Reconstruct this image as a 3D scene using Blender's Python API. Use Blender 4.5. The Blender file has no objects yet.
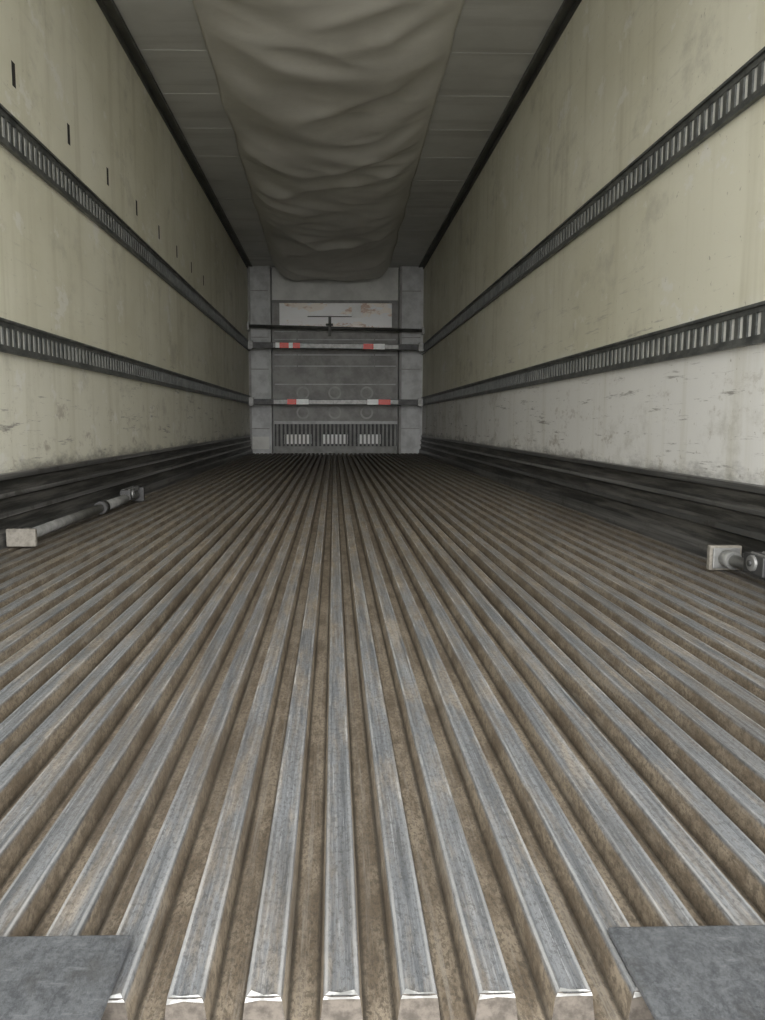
import bpy, math, random
from mathutils import Vector, noise, Matrix
random.seed(4)
D=bpy.data; C=bpy.context
XL,XR=-1.22,1.28
ZC=2.65
Y0,Y1=0.50,11.36
# ---------------------------------------------------------------- materials
class M:
    def __init__(s,name,rough=.6,metal=0.0,spec=.5):
        s.m=D.materials.new(name); s.m.use_nodes=True
        s.t=s.m.node_tree; s.n=s.t.nodes; s.l=s.t.links
        s.b=s.n['Principled BSDF']
        s.b.inputs['Roughness'].default_value=rough
        s.b.inputs['Metallic'].default_value=metal
        s.b.inputs['Specular IOR Level'].default_value=spec
        s.co=s.n.new('ShaderNodeTexCoord').outputs['Object']
        s.sep=None
    def xyz(s,i):
        if not s.sep:
            s.sep=s.n.new('ShaderNodeSeparateXYZ'); s.l.new(s.co,s.sep.inputs[0])
        return s.sep.outputs[i]
    def noise(s,scale=(1,1,1),detail=4,rough=.55,off=(0,0,0),dist=0.0):
        mp=s.n.new('ShaderNodeMapping'); mp.inputs['Scale'].default_value=scale; mp.inputs['Location'].default_value=off
        s.l.new(s.co,mp.inputs[0])
        t=s.n.new('ShaderNodeTexNoise'); t.inputs['Scale'].default_value=1; t.inputs['Detail'].default_value=detail
        t.inputs['Roughness'].default_value=rough; t.inputs['Distortion'].default_value=dist
        s.l.new(mp.outputs[0],t.inputs['Vector']); return t.outputs['Fac']
    def ss(s,v,a,b,lo=0.0,hi=1.0):
        r=s.n.new('ShaderNodeMapRange'); r.interpolation_type='SMOOTHSTEP'
        r.inputs[1].default_value=a; r.inputs[2].default_value=b; r.inputs[3].default_value=lo; r.inputs[4].default_value=hi
        s.l.new(v,r.inputs[0]); return r.outputs[0]
    def math(s,op,a,b=None):
        r=s.n.new('ShaderNodeMath'); r.operation=op
        for i,v in enumerate((a,b)):
            if v is None: continue
            if isinstance(v,(int,float)): r.inputs[i].default_value=v
            else: s.l.new(v,r.inputs[i])
        return r.outputs[0]
    def mix(s,f,a,b,mode='MIX'):
        r=s.n.new('ShaderNodeMix'); r.data_type='RGBA'; r.blend_type=mode
        for i,v in ((0,f),(6,a),(7,b)):
            if isinstance(v,(int,float)): r.inputs[i].default_value=v
            elif isinstance(v,tuple): r.inputs[i].default_value=(*v,1)
            else: s.l.new(v,r.inputs[i])
        return r.outputs[2]
    def col(s,c):
        if isinstance(c,tuple): s.b.inputs['Base Color'].default_value=(*c,1)
        else: s.l.new(c,s.b.inputs['Base Color'])
    def rough(s,v): s.l.new(v,s.b.inputs['Roughness'])
    def bump(s,h,strength=.3,dist=.01):
        b=s.n.new('ShaderNodeBump'); b.inputs['Strength'].default_value=strength; b.inputs['Distance'].default_value=dist
        s.l.new(h,b.inputs['Height']); s.l.new(b.outputs[0],s.b.inputs['Normal'])

def wall_mat(name,right):
    m=M(name,.55)
    big=m.noise((1,.9,1.1),5,.6,off=(3,1,7) if right else (0,0,0))
    c=m.mix(m.ss(big,.35,.65),(.64,.617,.485),(.735,.715,.59))
    z=m.xyz(2)
    wob=m.math('ADD',z,m.math('MULTIPLY',m.noise((2,1.2,2),4),.25))
    low=m.ss(wob,.80,.95,1,0)
    c=m.mix(m.math('MULTIPLY',low,.95 if right else .2),c,(.78,.775,.75))
    # vertical water streaks
    st=m.noise((1,7,.40),5,.6,off=(0,2,0))
    c=m.mix(m.ss(st,.50,.72,0,.42),c,(.46,.43,.31))
    # greyish smudges
    sm=m.noise((1,2.0,2.6),7,.72,off=(0,5,2))
    c=m.mix(m.ss(sm,.53,.70,0,.50),c,(.40,.38,.32))
    # scraped pale patches
    pp=m.noise((1,3.5,5),6,.7,off=(0,1,8))
    c=m.mix(m.ss(pp,.58,.64,0,.5),c,(.80,.79,.75))
    # horizontal scuffs
    sc=m.noise((1,2.2,26),6,.78,off=(0,9,4))
    scm=m.math('MULTIPLY',m.ss(sc,.58,.66),m.ss(wob,.5,1.4,.9,.15))
    c=m.mix(scm,c,(.25,.235,.21))
    # rusty grime dabs low on the wall
    rg=m.math('MULTIPLY',m.ss(m.noise((1,4,7),7,.8,off=(0,3,1)),.55,.66),m.ss(wob,.45,1.0,.7,0))
    c=m.mix(rg,c,(.36,.32,.26))
    # fine specks
    sp=m.noise((40,40,30),3,.7)
    c=m.mix(m.ss(sp,.66,.73,0,.6),c,(.28,.25,.19))
    # black grime above kick plate
    g=m.math('ADD',z,m.math('MULTIPLY',m.noise((3,3.5,9),6,.75),-.26))
    c=m.mix(m.ss(g,.09,.19,.8,0),c,(.10,.094,.085))
    m.col(c)
    m.rough(m.ss(sm,.3,.7,.42,.7))
    m.bump(m.noise((6,6,6),6,.6),.25,.006)
    return m.m
MWL=wall_mat('liner_left',False); MWR=wall_mat('liner_right',True)

m=M('ceiling_liner',.5); a=m.noise((1.3,1.6,1),5,.6)
c=m.mix(m.ss(a,.35,.7),(.62,.62,.595),(.50,.50,.475))
b=m.noise((.6,7,1),4); c=m.mix(m.ss(b,.5,.7,0,.35),c,(.3,.29,.27)); m.col(c); m.bump(a,.4,.02); MCEIL=m.m

m=M('chute_fabric',.5); a=m.noise((2,2,2),6,.65); c=m.mix(m.ss(a,.35,.7),(.68,.665,.615),(.60,.585,.535))
b=m.noise((1.2,.8,1),5,.6,off=(4,4,0)); c=m.mix(m.ss(b,.45,.7,0,.45),c,(.47,.455,.405)); m.col(c)
m.bump(m.noise((4,9,4),5,.6,dist=.6),.25,.012); MFAB=m.m

# ridged aluminium floor
m=M('ridged_aluminium_floor',.5)
z=m.xyz(2); y=m.xyz(1); x=m.xyz(0)
st=m.noise((110,1.8,8),6,.8); st2=m.noise((260,4,20),5,.8,off=(0,3,0)); blot=m.noise((26,8,14),7,.8,off=(7,0,1)); spk=m.noise((230,120,130),3,.85)
metal=m.mix(m.ss(st,.38,.62),(.13,.138,.147),(.265,.275,.287))
metal=m.mix(m.ss(st2,.55,.67,0,.8),metal,(.42,.43,.44))
metal=m.mix(m.ss(spk,.48,.64,0,.6),metal,(.08,.08,.08))
dirt=m.mix(m.ss(blot,.40,.60),(.150,.118,.083),(.295,.247,.185))
dirt=m.mix(m.ss(spk,.46,.60,0,.7),dirt,(.09,.074,.056))
dirt=m.mix(m.ss(st,.50,.66,0,.55),dirt,(.32,.295,.255))
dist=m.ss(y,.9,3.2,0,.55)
# lateral distance from the nearest rib centre
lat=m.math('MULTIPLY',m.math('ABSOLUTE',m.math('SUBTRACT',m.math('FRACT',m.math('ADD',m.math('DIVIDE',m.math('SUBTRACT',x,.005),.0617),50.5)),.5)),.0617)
top=m.math('ADD',z,m.math('MULTIPLY',m.math('SUBTRACT',blot,.5),.010))
ft=m.ss(top,-.007,-.0010)
worn=m.math('SUBTRACT',m.ss(m.noise((28,3.5,4),6,.75,off=(1,1,1)),.34,.60,.30,1.15),dist)
f=m.math('MULTIPLY',ft,worn); f.node.use_clamp=True
c=m.mix(f,dirt,metal)
# dark flank shading painted into the groove corners, polished rib edges
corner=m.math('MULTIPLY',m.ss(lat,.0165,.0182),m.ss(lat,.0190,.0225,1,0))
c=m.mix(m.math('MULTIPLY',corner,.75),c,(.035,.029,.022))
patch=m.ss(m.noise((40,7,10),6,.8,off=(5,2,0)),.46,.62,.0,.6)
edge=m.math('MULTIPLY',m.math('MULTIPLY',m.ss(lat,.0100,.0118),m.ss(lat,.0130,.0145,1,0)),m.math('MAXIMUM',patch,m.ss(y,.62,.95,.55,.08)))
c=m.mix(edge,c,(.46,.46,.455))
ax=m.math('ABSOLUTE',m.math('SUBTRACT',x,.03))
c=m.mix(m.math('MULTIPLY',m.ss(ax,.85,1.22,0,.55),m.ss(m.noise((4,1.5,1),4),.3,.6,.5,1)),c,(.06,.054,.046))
# broad irregular dirty areas along the floor
bd=m.noise((2.5,1.1,1),6,.7,off=(2,2,0)); c=m.mix(m.ss(bd,.45,.68,0,.38),c,(.11,.09,.068))
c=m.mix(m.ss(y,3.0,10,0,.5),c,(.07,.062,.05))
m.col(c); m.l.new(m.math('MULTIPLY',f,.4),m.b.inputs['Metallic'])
m.rough(m.ss(f,0,1,.60,.48)); m.bump(m.math('ADD',st2,spk),.6,.002); MFL=m.m

m=M('cut_aluminium',.3,.3); a=m.noise((80,80,80),4); m.col(m.mix(m.ss(a,.35,.6),(.9,.9,.88),(.35,.35,.34))); MCUT=m.m

m=M('galvanised_sill',.5,.4); a=m.noise((110,70,60),7,.9); b=m.noise((20,80,5),6,.8); q=m.noise((14,11,5),6,.7)
c=m.mix(m.ss(a,.38,.62),(.065,.069,.075),(.145,.152,.160)); c=m.mix(m.ss(b,.54,.70,0,.5),c,(.24,.25,.26)); c=m.mix(m.ss(q,.5,.66,0,.5),c,(.06,.058,.055)); m.col(c); m.bump(a,.7,.002); MSILL=m.m

m=M('kick_plate_metal',.34,.5); a=m.noise((5,.5,30),5,.7); b=m.noise((9,7,9),5,.7)
c=m.mix(m.ss(a,.42,.64),(.10,.10,.097),(.25,.245,.235)); c=m.mix(m.ss(b,.52,.68,0,.7),c,(.05,.045,.04)); m.col(c); m.bump(a,.1,.003); MKICK=m.m
m=M('kick_plate_dark',.5,.2); a=m.noise((5,1.5,30),6,.75); m.col(m.mix(m.ss(a,.42,.66),(.024,.024,.022),(.12,.115,.105))); MKD=m.m  # darker tone for the recessed kick plate faces

m=M('track_steel',.45,.4); a=m.noise((12,12,12),6,.7); m.col(m.mix(m.ss(a,.35,.7),(.075,.08,.078),(.17,.175,.165))); MTRK=m.m
m=M('track_slot_backing',.6); a=m.noise((8,8,8),5); m.col(m.mix(m.ss(a,.35,.7),(.66,.66,.62),(.48,.48,.45))); MSLOT=m.m
m=M('black_trim',.5); a=m.noise((8,3,8),5); m.col(m.mix(m.ss(a,.3,.7),(.04,.04,.037),(.09,.09,.08))); MBLK=m.m
m=M('dark_hole',.9); m.col((.02,.018,.015)); MHOLE=m.m
def simple(name,c1,c2,sc=8,r=.5,me=0.0,bp=.2):
    m=M(name,r,me); a=m.noise((sc,sc,sc),6,.65); m.col(m.mix(m.ss(a,.35,.68),c1,c2)); m.bump(a,bp,.003); return m.m
MBG=simple('bulkhead_grey',(.36,.355,.34),(.24,.235,.225),5,.55)
MPOST=simple('post_panel',(.60,.61,.61),(.42,.425,.425),6,.5)
MTOP=simple('upper_fabric_panel',(.74,.74,.71),(.58,.58,.55),3,.6)
MGR=simple('grille_dark',(.08,.08,.08),(.04,.04,.04),9,.6)
MGRM=simple('grille_mid',(.27,.27,.26),(.19,.19,.18),9,.5)
MLT=simple('grille_light',(.98,.98,.96),(.9,.9,.88),9,.5)
m=M('stained_panel',.3); a=m.noise((2.5,3,6),6,.7); b=m.noise((1.6,2,4),6,.7,off=(3,0,3))
c=m.mix(m.ss(a,.47,.58),(1,.93,.84),(.62,.42,.31)); c=m.mix(m.ss(b,.50,.54,0,.95),c,(1,1,1)); m.col(c); MSTAIN=m.m
MRED=simple('reflective_red',(.90,.04,.02),(.82,.04,.02),20,.35)
MWHT=simple('reflective_white',(.98,.98,.98),(.9,.9,.9),20,.35)
MBAR=simple('bar_steel',(.30,.30,.29),(.18,.18,.175),15,.42,.4)
MBAR2=simple('beam_dark',(.09,.09,.09),(.05,.05,.05),15,.5,.4)
MPAD=simple('rubber_pad',(.28,.26,.225),(.17,.155,.13),40,.7)
MASPH=simple('concrete_yard',(.42,.41,.39),(.34,.335,.32),3,.9)
MEND=simple('dark_cut_end',(.15,.13,.11),(.07,.06,.05),90,.8)  # dark brown tone for the rib end faces

# ---------------------------------------------------------------- mesh builder
class B:
    def __init__(s): s.v=[];s.f=[];s.mi=[];s.mats=[];s.sm=[]
    def mid(s,m):
        if m not in s.mats: s.mats.append(m)
        return s.mats.index(m)
    def face(s,pts,m,smooth=False):
        i=len(s.v); s.v+= [tuple(p) for p in pts]; s.f.append(tuple(range(i,i+len(pts)))); s.mi.append(s.mid(m)); s.sm.append(smooth)
    def box(s,x0,x1,y0,y1,z0,z1,m,mx=None):
        i=len(s.v)
        P=[Vector(p) for p in [(x0,y0,z0),(x1,y0,z0),(x1,y1,z0),(x0,y1,z0),(x0,y0,z1),(x1,y0,z1),(x1,y1,z1),(x0,y1,z1)]]
        if mx: P=[mx@p for p in P]
        s.v+=[tuple(p) for p in P]
        for f in [(0,3,2,1),(4,5,6,7),(0,1,5,4),(1,2,6,5),(2,3,7,6),(3,0,4,7)]:
            s.f.append(tuple(i+k for k in f)); s.mi.append(s.mid(m)); s.sm.append(False)
    def cyl(s,p0,p1,r,m,n=20,r1=None):
        p0=Vector(p0);p1=Vector(p1); r1=r if r1 is None else r1
        q=(p1-p0).to_track_quat('Z','Y'); i=len(s.v)
        for k in range(n):
            a=2*math.pi*k/n; d=q@Vector((math.cos(a),math.sin(a),0))
            s.v.append(tuple(p0+d*r)); s.v.append(tuple(p1+d*r1))
        for k in range(n):
            a=i+2*k;b=i+2*((k+1)%n)
            s.f.append((a,b,b+1,a+1)); s.mi.append(s.mid(m)); s.sm.append(True)
        s.f.append(tuple(i+2*k for k in range(n))[::-1]); s.mi.append(s.mid(m)); s.sm.append(False)
        s.f.append(tuple(i+2*k+1 for k in range(n))); s.mi.append(s.mid(m)); s.sm.append(False)
    def ring(s,c,ro,ri,y0,y1,m,n=28):   # annulus in XZ plane facing -Y
        for k in range(n):
            a=2*math.pi*k/n;b=2*math.pi*(k+1)/n
            o=lambda t,r,y:(c[0]+r*math.cos(t),y,c[1]+r*math.sin(t))
            s.face([o(a,ri,y0),o(a,ro,y0),o(b,ro,y0),o(b,ri,y0)],m)
            s.face([o(a,ro,y0),o(a,ro,y1),o(b,ro,y1),o(b,ro,y0)],m)
            s.face([o(b,ri,y0),o(b,ri,y1),o(a,ri,y1),o(a,ri,y0)],m)
    def profile(s,pts,y0,y1,m,smooth=False):
        for a,b in zip(pts[:-1],pts[1:]):
            s.face([(a[0],y0,a[1]),(b[0],y0,b[1]),(b[0],y1,b[1]),(a[0],y1,a[1])],m,smooth)
    def obj(s,name,parent=None,bevel=0):
        me=D.meshes.new(name); me.from_pydata(s.v,[],s.f)
        for m in s.mats: me.materials.append(m)
        for p,i,q in zip(me.polygons,s.mi,s.sm): p.material_index=i; p.use_smooth=q
        me.update(); o=D.objects.new(name,me); C.scene.collection.objects.link(o)
        if parent: o.parent=parent
        if bevel:
            b=o.modifiers.new('bevel','BEVEL'); b.width=bevel; b.segments=2; b.limit_method='ANGLE'
        return o

# ---------------------------------------------------------------- shell
b=B(); b.box(XL-.06,XL,Y0,Y1+.1,-.12,ZC+.08,MWL)
for k in range(9):          # small vertical vent slots in the upper liner
    y=3.12-.612+ .612*k
    b.box(XL-.001,XL+.0008,y-.016,y+.016,.45+1.318-.045,.45+1.318+.045,MHOLE)
b.obj('wall_left')
b=B(); b.box(XR,XR+.06,Y0,Y1+.1,-.12,ZC+.08,MWR); b.obj('wall_right')
b=B(); b.box(XL,XR,Y1,Y1+.1,-.12,ZC+.08,MBG); b.obj('wall_back')
b=B(); b.box(XL,XR,Y0,Y1,ZC,ZC+.08,MCEIL)
y=1.2
while y<Y1-.3:                # roof liner joint battens
    b.box(XL+.07,XR-.07,y,y+.03,ZC-.002,ZC,MCEIL); y+=.61
b.obj('ceiling')

# ridged floor
YS=.558
ZB=-.030; pitch=.0617
b=B(); prof=[]
n0=math.ceil((XL+.03-.005)/pitch); n1=math.floor((XR-.03-.005)/pitch)
prof.append((XL,ZB))
for k in range(n0,n1+1):
    cx=.005+k*pitch
    rp=[(-.0178,ZB),(-.0145,-.0018),(-.0135,-.0002),(-.0105,0),(-.0080,-.0012),(.0080,-.0012),(.0105,0),(.0135,-.0002),(.0145,-.0018),(.0178,ZB)]
    P=[(cx+a,z) for a,z in rp]
    prof+=P
    b.face([(a,YS,z) for a,z in P],MEND)
    j=random.uniform(.000,.003)
    b.face([(cx-.0147,YS-.0008,-.0030-j),(cx+random.uniform(-.006,.006),YS-.0008,-.0030),(cx+.0147,YS-.0008,-.0030-j*.5),(cx+.0135,YS-.0008,-.0002),(cx+.008,YS-.0008,-.0012),(cx-.008,YS-.0008,-.0012),(cx-.0135,YS-.0008,-.0002)],MCUT)
    b.face([(cx-.0130,YS-.0005,.0004),(cx+.0130,YS-.0005,.0004),(cx+.010,YS+random.uniform(.001,.006),.0005),(cx+random.uniform(-.004,.004),YS+random.uniform(.0005,.002),.0004),(cx-.010,YS+random.uniform(.001,.006),.0005)],MCUT)
prof.append((XR,ZB))
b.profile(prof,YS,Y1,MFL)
b.box(XL,XR,.40,Y1,-.12,ZB-.0005,MFL)
b.obj('floor')

# rear sill plates
for x0,x1,yf in ((XL,-.176,.624),(.240,XR,.626)):
    b=B(); b.box(x0,x1,.42,yf,.0008,.008,MSILL); b.box(x0,x1,.42,.43,ZB,.0008,MSILL)
    b.obj('sill_plate',bevel=.003)

# kick plates (baseboards) : stepped extrusion with raised scuff ribs
def kick(name,xw,s):
    b=B()
    pr=[(0,.262,0),(.016,.259,0),(.018,.240,1),(.006,.232,1),(.006,.200,1),(.022,.192,0),(.025,.176,1),(.010,.168,1),(.010,.134,1),(.028,.124,0),(.031,.106,1),(.015,.098,1),(.016,.066,1),(.036,.054,0),(.038,.030,1),(.038,ZB,1)]
    for p,q in zip(pr[:-1],pr[1:]):
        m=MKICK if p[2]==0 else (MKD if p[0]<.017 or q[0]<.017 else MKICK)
        A=[(xw+s*p[0],p[1]),(xw+s*q[0],q[1])]
        if s>0: A=A[::-1]
        b.profile(A,Y0,Y1-.15,m)
    b.face([(xw+s*p[0],Y0,p[1]) for p in pr]+[(xw,Y0,ZB)],MKICK)
    b.obj(name)
kick('baseboard_left',XL,1); kick('baseboard_right',XR,-1)

# corner trims
for nm,xw,s in (('trim_1',XL,1),('trim_2',XR,-1)):
    b=B()
    xa=xw; xb=xw+s*.060; b.box(min(xa,xb),max(xa,xb),Y0,Y1-.02,ZC-.012,ZC,MBLK)
    xb=xw+s*.012; b.box(min(xa,xb),max(xa,xb),Y0,Y1-.02,ZC-.045,ZC-.012,MBLK)
    xc=xw+s*.060; xd=xw+s*.068; b.box(min(xc,xd),max(xc,xd),Y0,Y1-.02,ZC-.02,ZC,MTRK)
    b.obj(nm)

# logistics tracks
def track(xw,s,zc,h):
    xw+=s*.001
    b=B()
    def bx(a,c,y0,y1,z0,z1,m):
        xa,xb=xw+s*a,xw+s*c; b.box(min(xa,xb),max(xa,xb),y0,y1,z0,z1,m)
    t=.011; ye=Y1-.20
    bx(0,.003,Y0,ye,zc-h/2,zc+h/2,MSLOT)
    sh=h*.28
    bx(.003,t,Y0,ye,zc+sh,zc+h/2-.010,MTRK); bx(.003,t+.008,Y0,ye,zc+h/2-.010,zc+h/2,MTRK)
    bx(.003,t,Y0,ye,zc-h/2+.010,zc-sh,MTRK); bx(.003,t+.008,Y0,ye,zc-h/2,zc-h/2+.010,MTRK)
    p=.0508; y=Y0
    while y<ye:
        bx(.003,t-.002,y,min(y+.024,ye),zc-sh,zc+sh,MTRK); y+=p
    b.obj('logistics_track')
track(XL,1,.45+1.075,.135); track(XL,1,.45+.315,.120)
track(XR,-1,.45+1.025,.130); track(XR,-1,.45+.293,.120)

# ---------------------------------------------------------------- fabric air chute
def chute():
    xa,xb=-.735,.685; ya,yb=2.2,11.12
    nx,ny=70,420; V=[];F=[]
    sr=lambda f:math.sqrt(f*f+.003)
    for j in range(ny+1):
        v=j/ny; y=ya+(yb-ya)*v
        k=max(0,min(1,(y-4.2)/6.5))
        for i in range(nx+1):
            u=i/nx; x=xa+(xb-xa)*u
            x+=(.10*k if u>.5 else -.10*k)*abs(2*u-1)
            e=1-abs(2*u-1)**(3.4+4*k)
            sag=.025+.115*k
            c=(u-.5)
            w=.014*math.sin(y*4.2+1.3*math.sin(y*.9)+4*c*c+2.5*c)
            f=noise.noise(Vector((x*1.1+.9*y,y*1.5+3*c*c,1.7)))
            g=noise.noise(Vector((x*1.8-1.1*y,y*3.8+4*c*c,5.1)))
            r=.082*(1-sr(f)*2.4)+.030*(1-sr(g)*2.2)
            z=ZC-.006-e*(sag+w*.8+r*.75)
            if z>ZC-.006: z=ZC-.006
            edge=.012*noise.noise(Vector((0,y*1.7,3 if u<.5 else 9)))*(abs(2*u-1)**6)
            V.append((x+edge*2,y,z))
    for j in range(ny):
        for i in range(nx):
            a=j*(nx+1)+i; F.append((a,a+nx+1,a+nx+2,a+1))
    me=D.meshes.new('air_chute'); me.from_pydata(V,[],F); me.materials.append(MFAB)
    for p in me.polygons: p.use_smooth=True
    o=D.objects.new('air_chute',me); C.scene.collection.objects.link(o)
    s=o.modifiers.new('s','SOLIDIFY'); s.thickness=.003; s.offset=1
chute()

# ---------------------------------------------------------------- bulkhead at the front end
b=B(); K=.01449
px=lambda x:(x-334)*K
pz=lambda y:.45+(422-y)*K
yb=Y1
# side posts
b.box(XL,px(272),yb-.16,yb,-.03,ZC,MPOST); b.box(px(399),XR,yb-.16,yb,-.03,ZC,MPOST)
for x0,x1 in ((XL,px(272)),(px(399),XR)):
    w=x1-x0
    b.box(x0+.0*w,x0+.10*w,yb-.185,yb-.16,ZB,ZC,MBG); b.box(x1-.10*w,x1,yb-.185,yb-.16,ZB,ZC,MPOST)
    for z in (.35,1.2,1.65,2.3): b.box(x0+.1*w,x1-.1*w,yb-.165,yb-.16,z,z+.012,MBG)
    b.box(x0+.12*w,x1-.12*w,yb-.170,yb-.16,.06,.24,MTOP if x0<0 else MPOST)
# upper panel
b.box(px(273),px(398),yb-.06,yb,pz(303),ZC,MTOP)
b.box(px(273),px(398),yb-.085,yb-.06,pz(304.5),pz(302),MGRM)
# opening with stained evaporator panel behind
b.box(px(280),px(392),yb-.050,yb-.001,pz(328),pz(304),MSTAIN)
b.box(px(273),px(280),yb-.06,yb,pz(329),pz(303),MBG); b.box(px(392),px(398),yb-.06,yb,pz(329),pz(303),MBG)
b.box(px(308),px(352),yb-.054,yb-.050,pz(318),pz(317.2),MHOLE)
b.box(px(352),px(361),yb-.056,yb-.050,pz(319),pz(306),MLT)
# middle panel
b.box(px(273),px(398),yb-.10,yb,pz(421),pz(329),MBG)
for y in (332,340,355,366,384): b.box(px(275),px(396),yb-.108,yb-.10,pz(y+1.0),pz(y),MPOST)
for x in (297,374): b.box(px(x),px(x+1.2),yb-.112,yb-.10,pz(384),pz(332),MBG)
MRING=simple('ring_grey',(.46,.455,.44),(.34,.335,.325),6,.5)
for cx in (303,335,367):
    for cy in (393,412.5):
        b.ring((px(cx),pz(cy)),.095,.070,yb-.115,yb-.10,MRING); 
        b.ring((px(cx),pz(cy)),.070,0.0,yb-.104,yb-.10,MBG)
# lower return-air grille
b.box(px(274),px(398),yb-.11,yb,pz(424),pz(421),MPOST)
b.box(px(274),px(398),yb-.03,yb,ZB,pz(424),MGR)
b.box(px(274),px(398),yb-.12,yb-.03,ZB,pz(446.5),MGRM)
x=276.
while x<397:
    b.box(px(x),px(x+2.0),yb-.11,yb-.03,pz(446.5),pz(424),MGRM); x+=4.1
for a,e in ((284,311),(323,348),(358,381)):
    b.box(px(a),px(e),yb-.10,yb-.03,pz(444),pz(434.5),MLT)
b.obj('bulkhead')

# shoring beams locked in the tracks
def beam(name,z0,z1,y,h,tape,mat,extra=False):
    e=D.objects.new(name,None); C.scene.collection.objects.link(e)
    b=B()
    L=XR-XL-.05; ang=math.atan2(z1-z0,L)
    mx=Matrix.Translation((XL+.025,y,z0))@Matrix.Rotation(-ang,4,'Y')
    b.box(0,L,-.025,.025,-h/2,h/2,mat,mx)
    b.box(.35,L-.35,-.030,-.025,-h/2+.008,h/2-.008,MBAR,mx)
    b.obj('beam_tube',e,bevel=.004)
    b=B()
    for q in (0,L-.07): b.box(q,q+.07,-.04,.04,-h/2-.02,h/2+.02,MBAR,mx)
    b.obj('end_fitting',e,bevel=.004)
    if tape:
        b=B(); k=y/766
        for a,c,mm in tape:
            xa=(a-334)*k-XL-.025; xc=(c-334)*k-XL-.025
            b.box(xa,xc,-.0335,-.030,-h/2+.002,h/2-.002,mm,mx)
        b.obj('reflective_tape',e)
yB=10.9
beam('cargo_beam',.45+(422-347)*yB/766,.45+(422-349)*yB/766,yB,.078,[(277,281,MWHT),(281,290,MRED),(290,294,MWHT),(294,301,MRED),(363,373,MRED),(373,384,MWHT)],MBAR2)
beam('cargo_beam',.45+(422-402)*yB/766,.45+(422-402.5)*yB/766,yB,.078,[(288,297,MRED),(297,309,MWHT),(367,378,MWHT),(378,390,MRED)],MBAR2)
b=B(); zz=.45+(422-329)*11.0/766
b.cyl((XL,11.05,zz+.01),(XR,11.05,zz-.05),.024,MBLK,12)
b.box(-.075,-.035,11.0,11.03,zz-.13,zz+.13,MBLK); b.box(-.11,-.01,11.0,11.03,zz+.01,zz+.04,MBLK)
b.box(XL,XL+.03,11.01,11.09,zz-.05,zz+.06,MBAR); b.box(XR-.03,XR,11.01,11.09,zz-.1,zz,MBAR)
b.obj('cross_rail')

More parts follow.
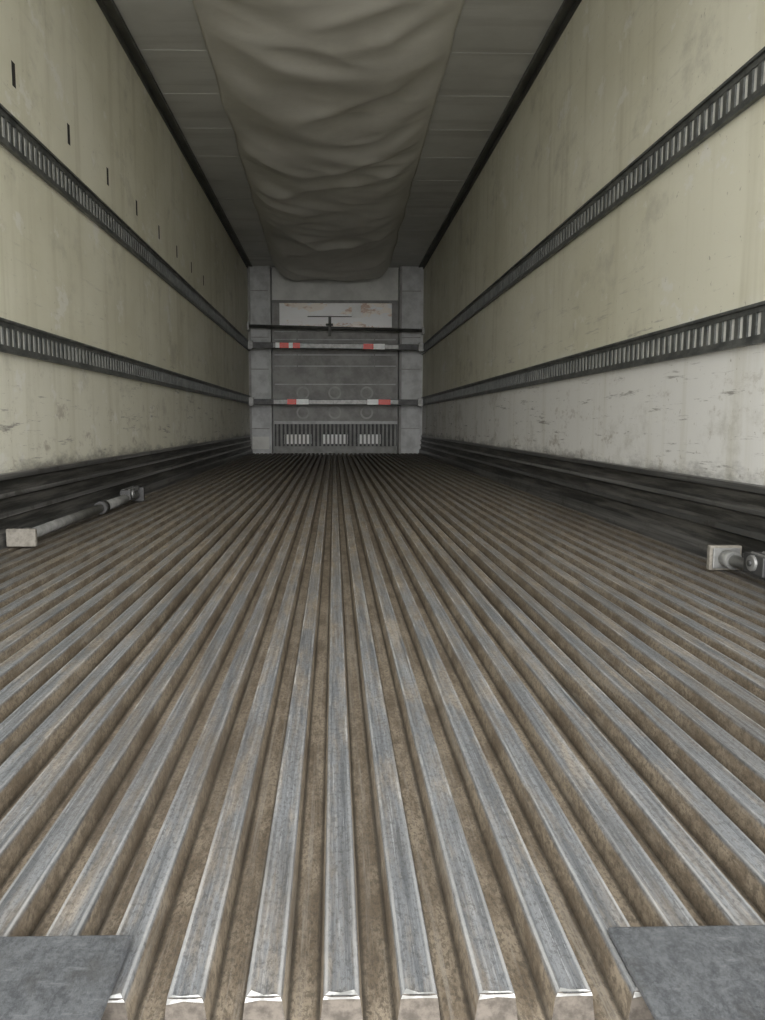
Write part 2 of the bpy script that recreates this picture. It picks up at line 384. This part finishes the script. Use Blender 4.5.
# ---------------------------------------------------------------- loose load bars on the floor
def loadbar(p0,p1,padw,padh,ratchet,rr=.021):
    e=D.objects.new('load_bar',None); C.scene.collection.objects.link(e)
    p0=Vector(p0);p1=Vector(p1); d=(p1-p0).normalized()
    q=d.to_track_quat('Y','Z'); L=(p1-p0).length
    mx=Matrix.Translation(p0)@q.to_matrix().to_4x4()
    b=B(); b.box(-padw/2,padw/2,-.02,.0,-padh/2,padh/2,MPAD,mx); b.box(-padw/2+.008,padw/2-.008,0,.006,-padh/2+.006,padh/2-.006,MBAR,mx)
    b.obj('foot_pad',e,bevel=.005)
    b=B(); b.cyl(mx@Vector((0,.004,0)),mx@Vector((0,.05,0)),rr*1.25,MBAR)
    b.cyl(mx@Vector((0,.03,0)),mx@Vector((0,L*.62,0)),rr*.85,MBAR)
    b.cyl(mx@Vector((0,L*.60,0)),mx@Vector((0,L,0)),rr,MBAR)
    b.cyl(mx@Vector((0,L*.58,0)),mx@Vector((0,L*.62,0)),rr*1.3,MBAR2); b.obj('tube',e)
    b=B(); c=ratchet
    b.box(-.028,.028,c-.05,c+.05,-.010,.045,MBAR2,mx)
    b.cyl(mx@Vector((-.036,c,.022)),mx@Vector((.036,c,.022)),.023,MBAR,20)
    b.cyl(mx@Vector((-.042,c,.022)),mx@Vector((.042,c,.022)),.009,MBAR2,14)
    b.box(-.020,-.012,c-.03,c+.17,.030,.050,MBAR,mx); b.box(.012,.020,c-.03,c+.17,.030,.050,MBAR,mx)
    b.cyl(mx@Vector((-.022,c+.17,.040)),mx@Vector((.022,c+.17,.040)),.012,MBAR2,14)
    b.obj('ratchet',e,bevel=.003)
    return e
# left bar: pad near the viewer, bar running forward
e=loadbar((-1.124,2.76,.037),(-1.125,4.35,.040),.105,.064,1.42,.024)
b=B(); b.box(-1.17,-1.08,4.35,4.37,.002,.082,MBAR2); b.obj('far_pad',e,bevel=.004)
# right bar: pad away from the viewer, bar coming back towards the doors
e=loadbar((1.188,2.27,.040),(1.188,.95,.036),.098,.075,.20)
b=B(); b.box(1.14,1.235,.93,.95,.002,.072,MPAD); b.obj('far_pad',e,bevel=.004)

# ground outside
b=B(); b.face([(-60,-60,-1.25),(60,-60,-1.25),(60,60,-1.25),(-60,60,-1.25)],MASPH); b.obj('ground')

# ---------------------------------------------------------------- light
w=D.worlds.new('sky'); C.scene.world=w; w.use_nodes=True
bg=w.node_tree.nodes['Background']; bg.inputs[0].default_value=(.98,.985,.985,1); bg.inputs[1].default_value=4.1
ld=D.lights.new('door_portal','AREA'); ld.shape='RECTANGLE'; ld.size=2.5; ld.size_y=2.8
lo=D.objects.new('door_portal',ld); C.scene.collection.objects.link(lo); lo.location=(.03,Y0-.12,1.30); lo.rotation_euler=(math.radians(90),0,0)
ld.cycles.is_portal=True
sd=D.lights.new('deep_end_fill','SUN'); sd.energy=4.0; sd.angle=math.radians(56); sd.color=(1,.985,.95)  # wide soft fill added from behind the camera to brighten the deep end
so=D.objects.new('deep_end_fill',sd); C.scene.collection.objects.link(so); so.rotation_euler=(math.radians(90-6),0,0); so.location=(0,-5,4)
C.scene.view_settings.view_transform='Standard'
C.scene.view_settings.exposure=0

cam=D.cameras.new('camera'); co=D.objects.new('camera',cam); C.scene.collection.objects.link(co)
cam.sensor_fit='VERTICAL'; cam.sensor_height=36; cam.lens=766/1020*36; cam.shift_x=33.1/1020
cam.clip_start=.02
co.location=(0,0,.45); co.rotation_euler=(math.radians(90-6.55),0,math.radians(-1.15))
C.scene.camera=co
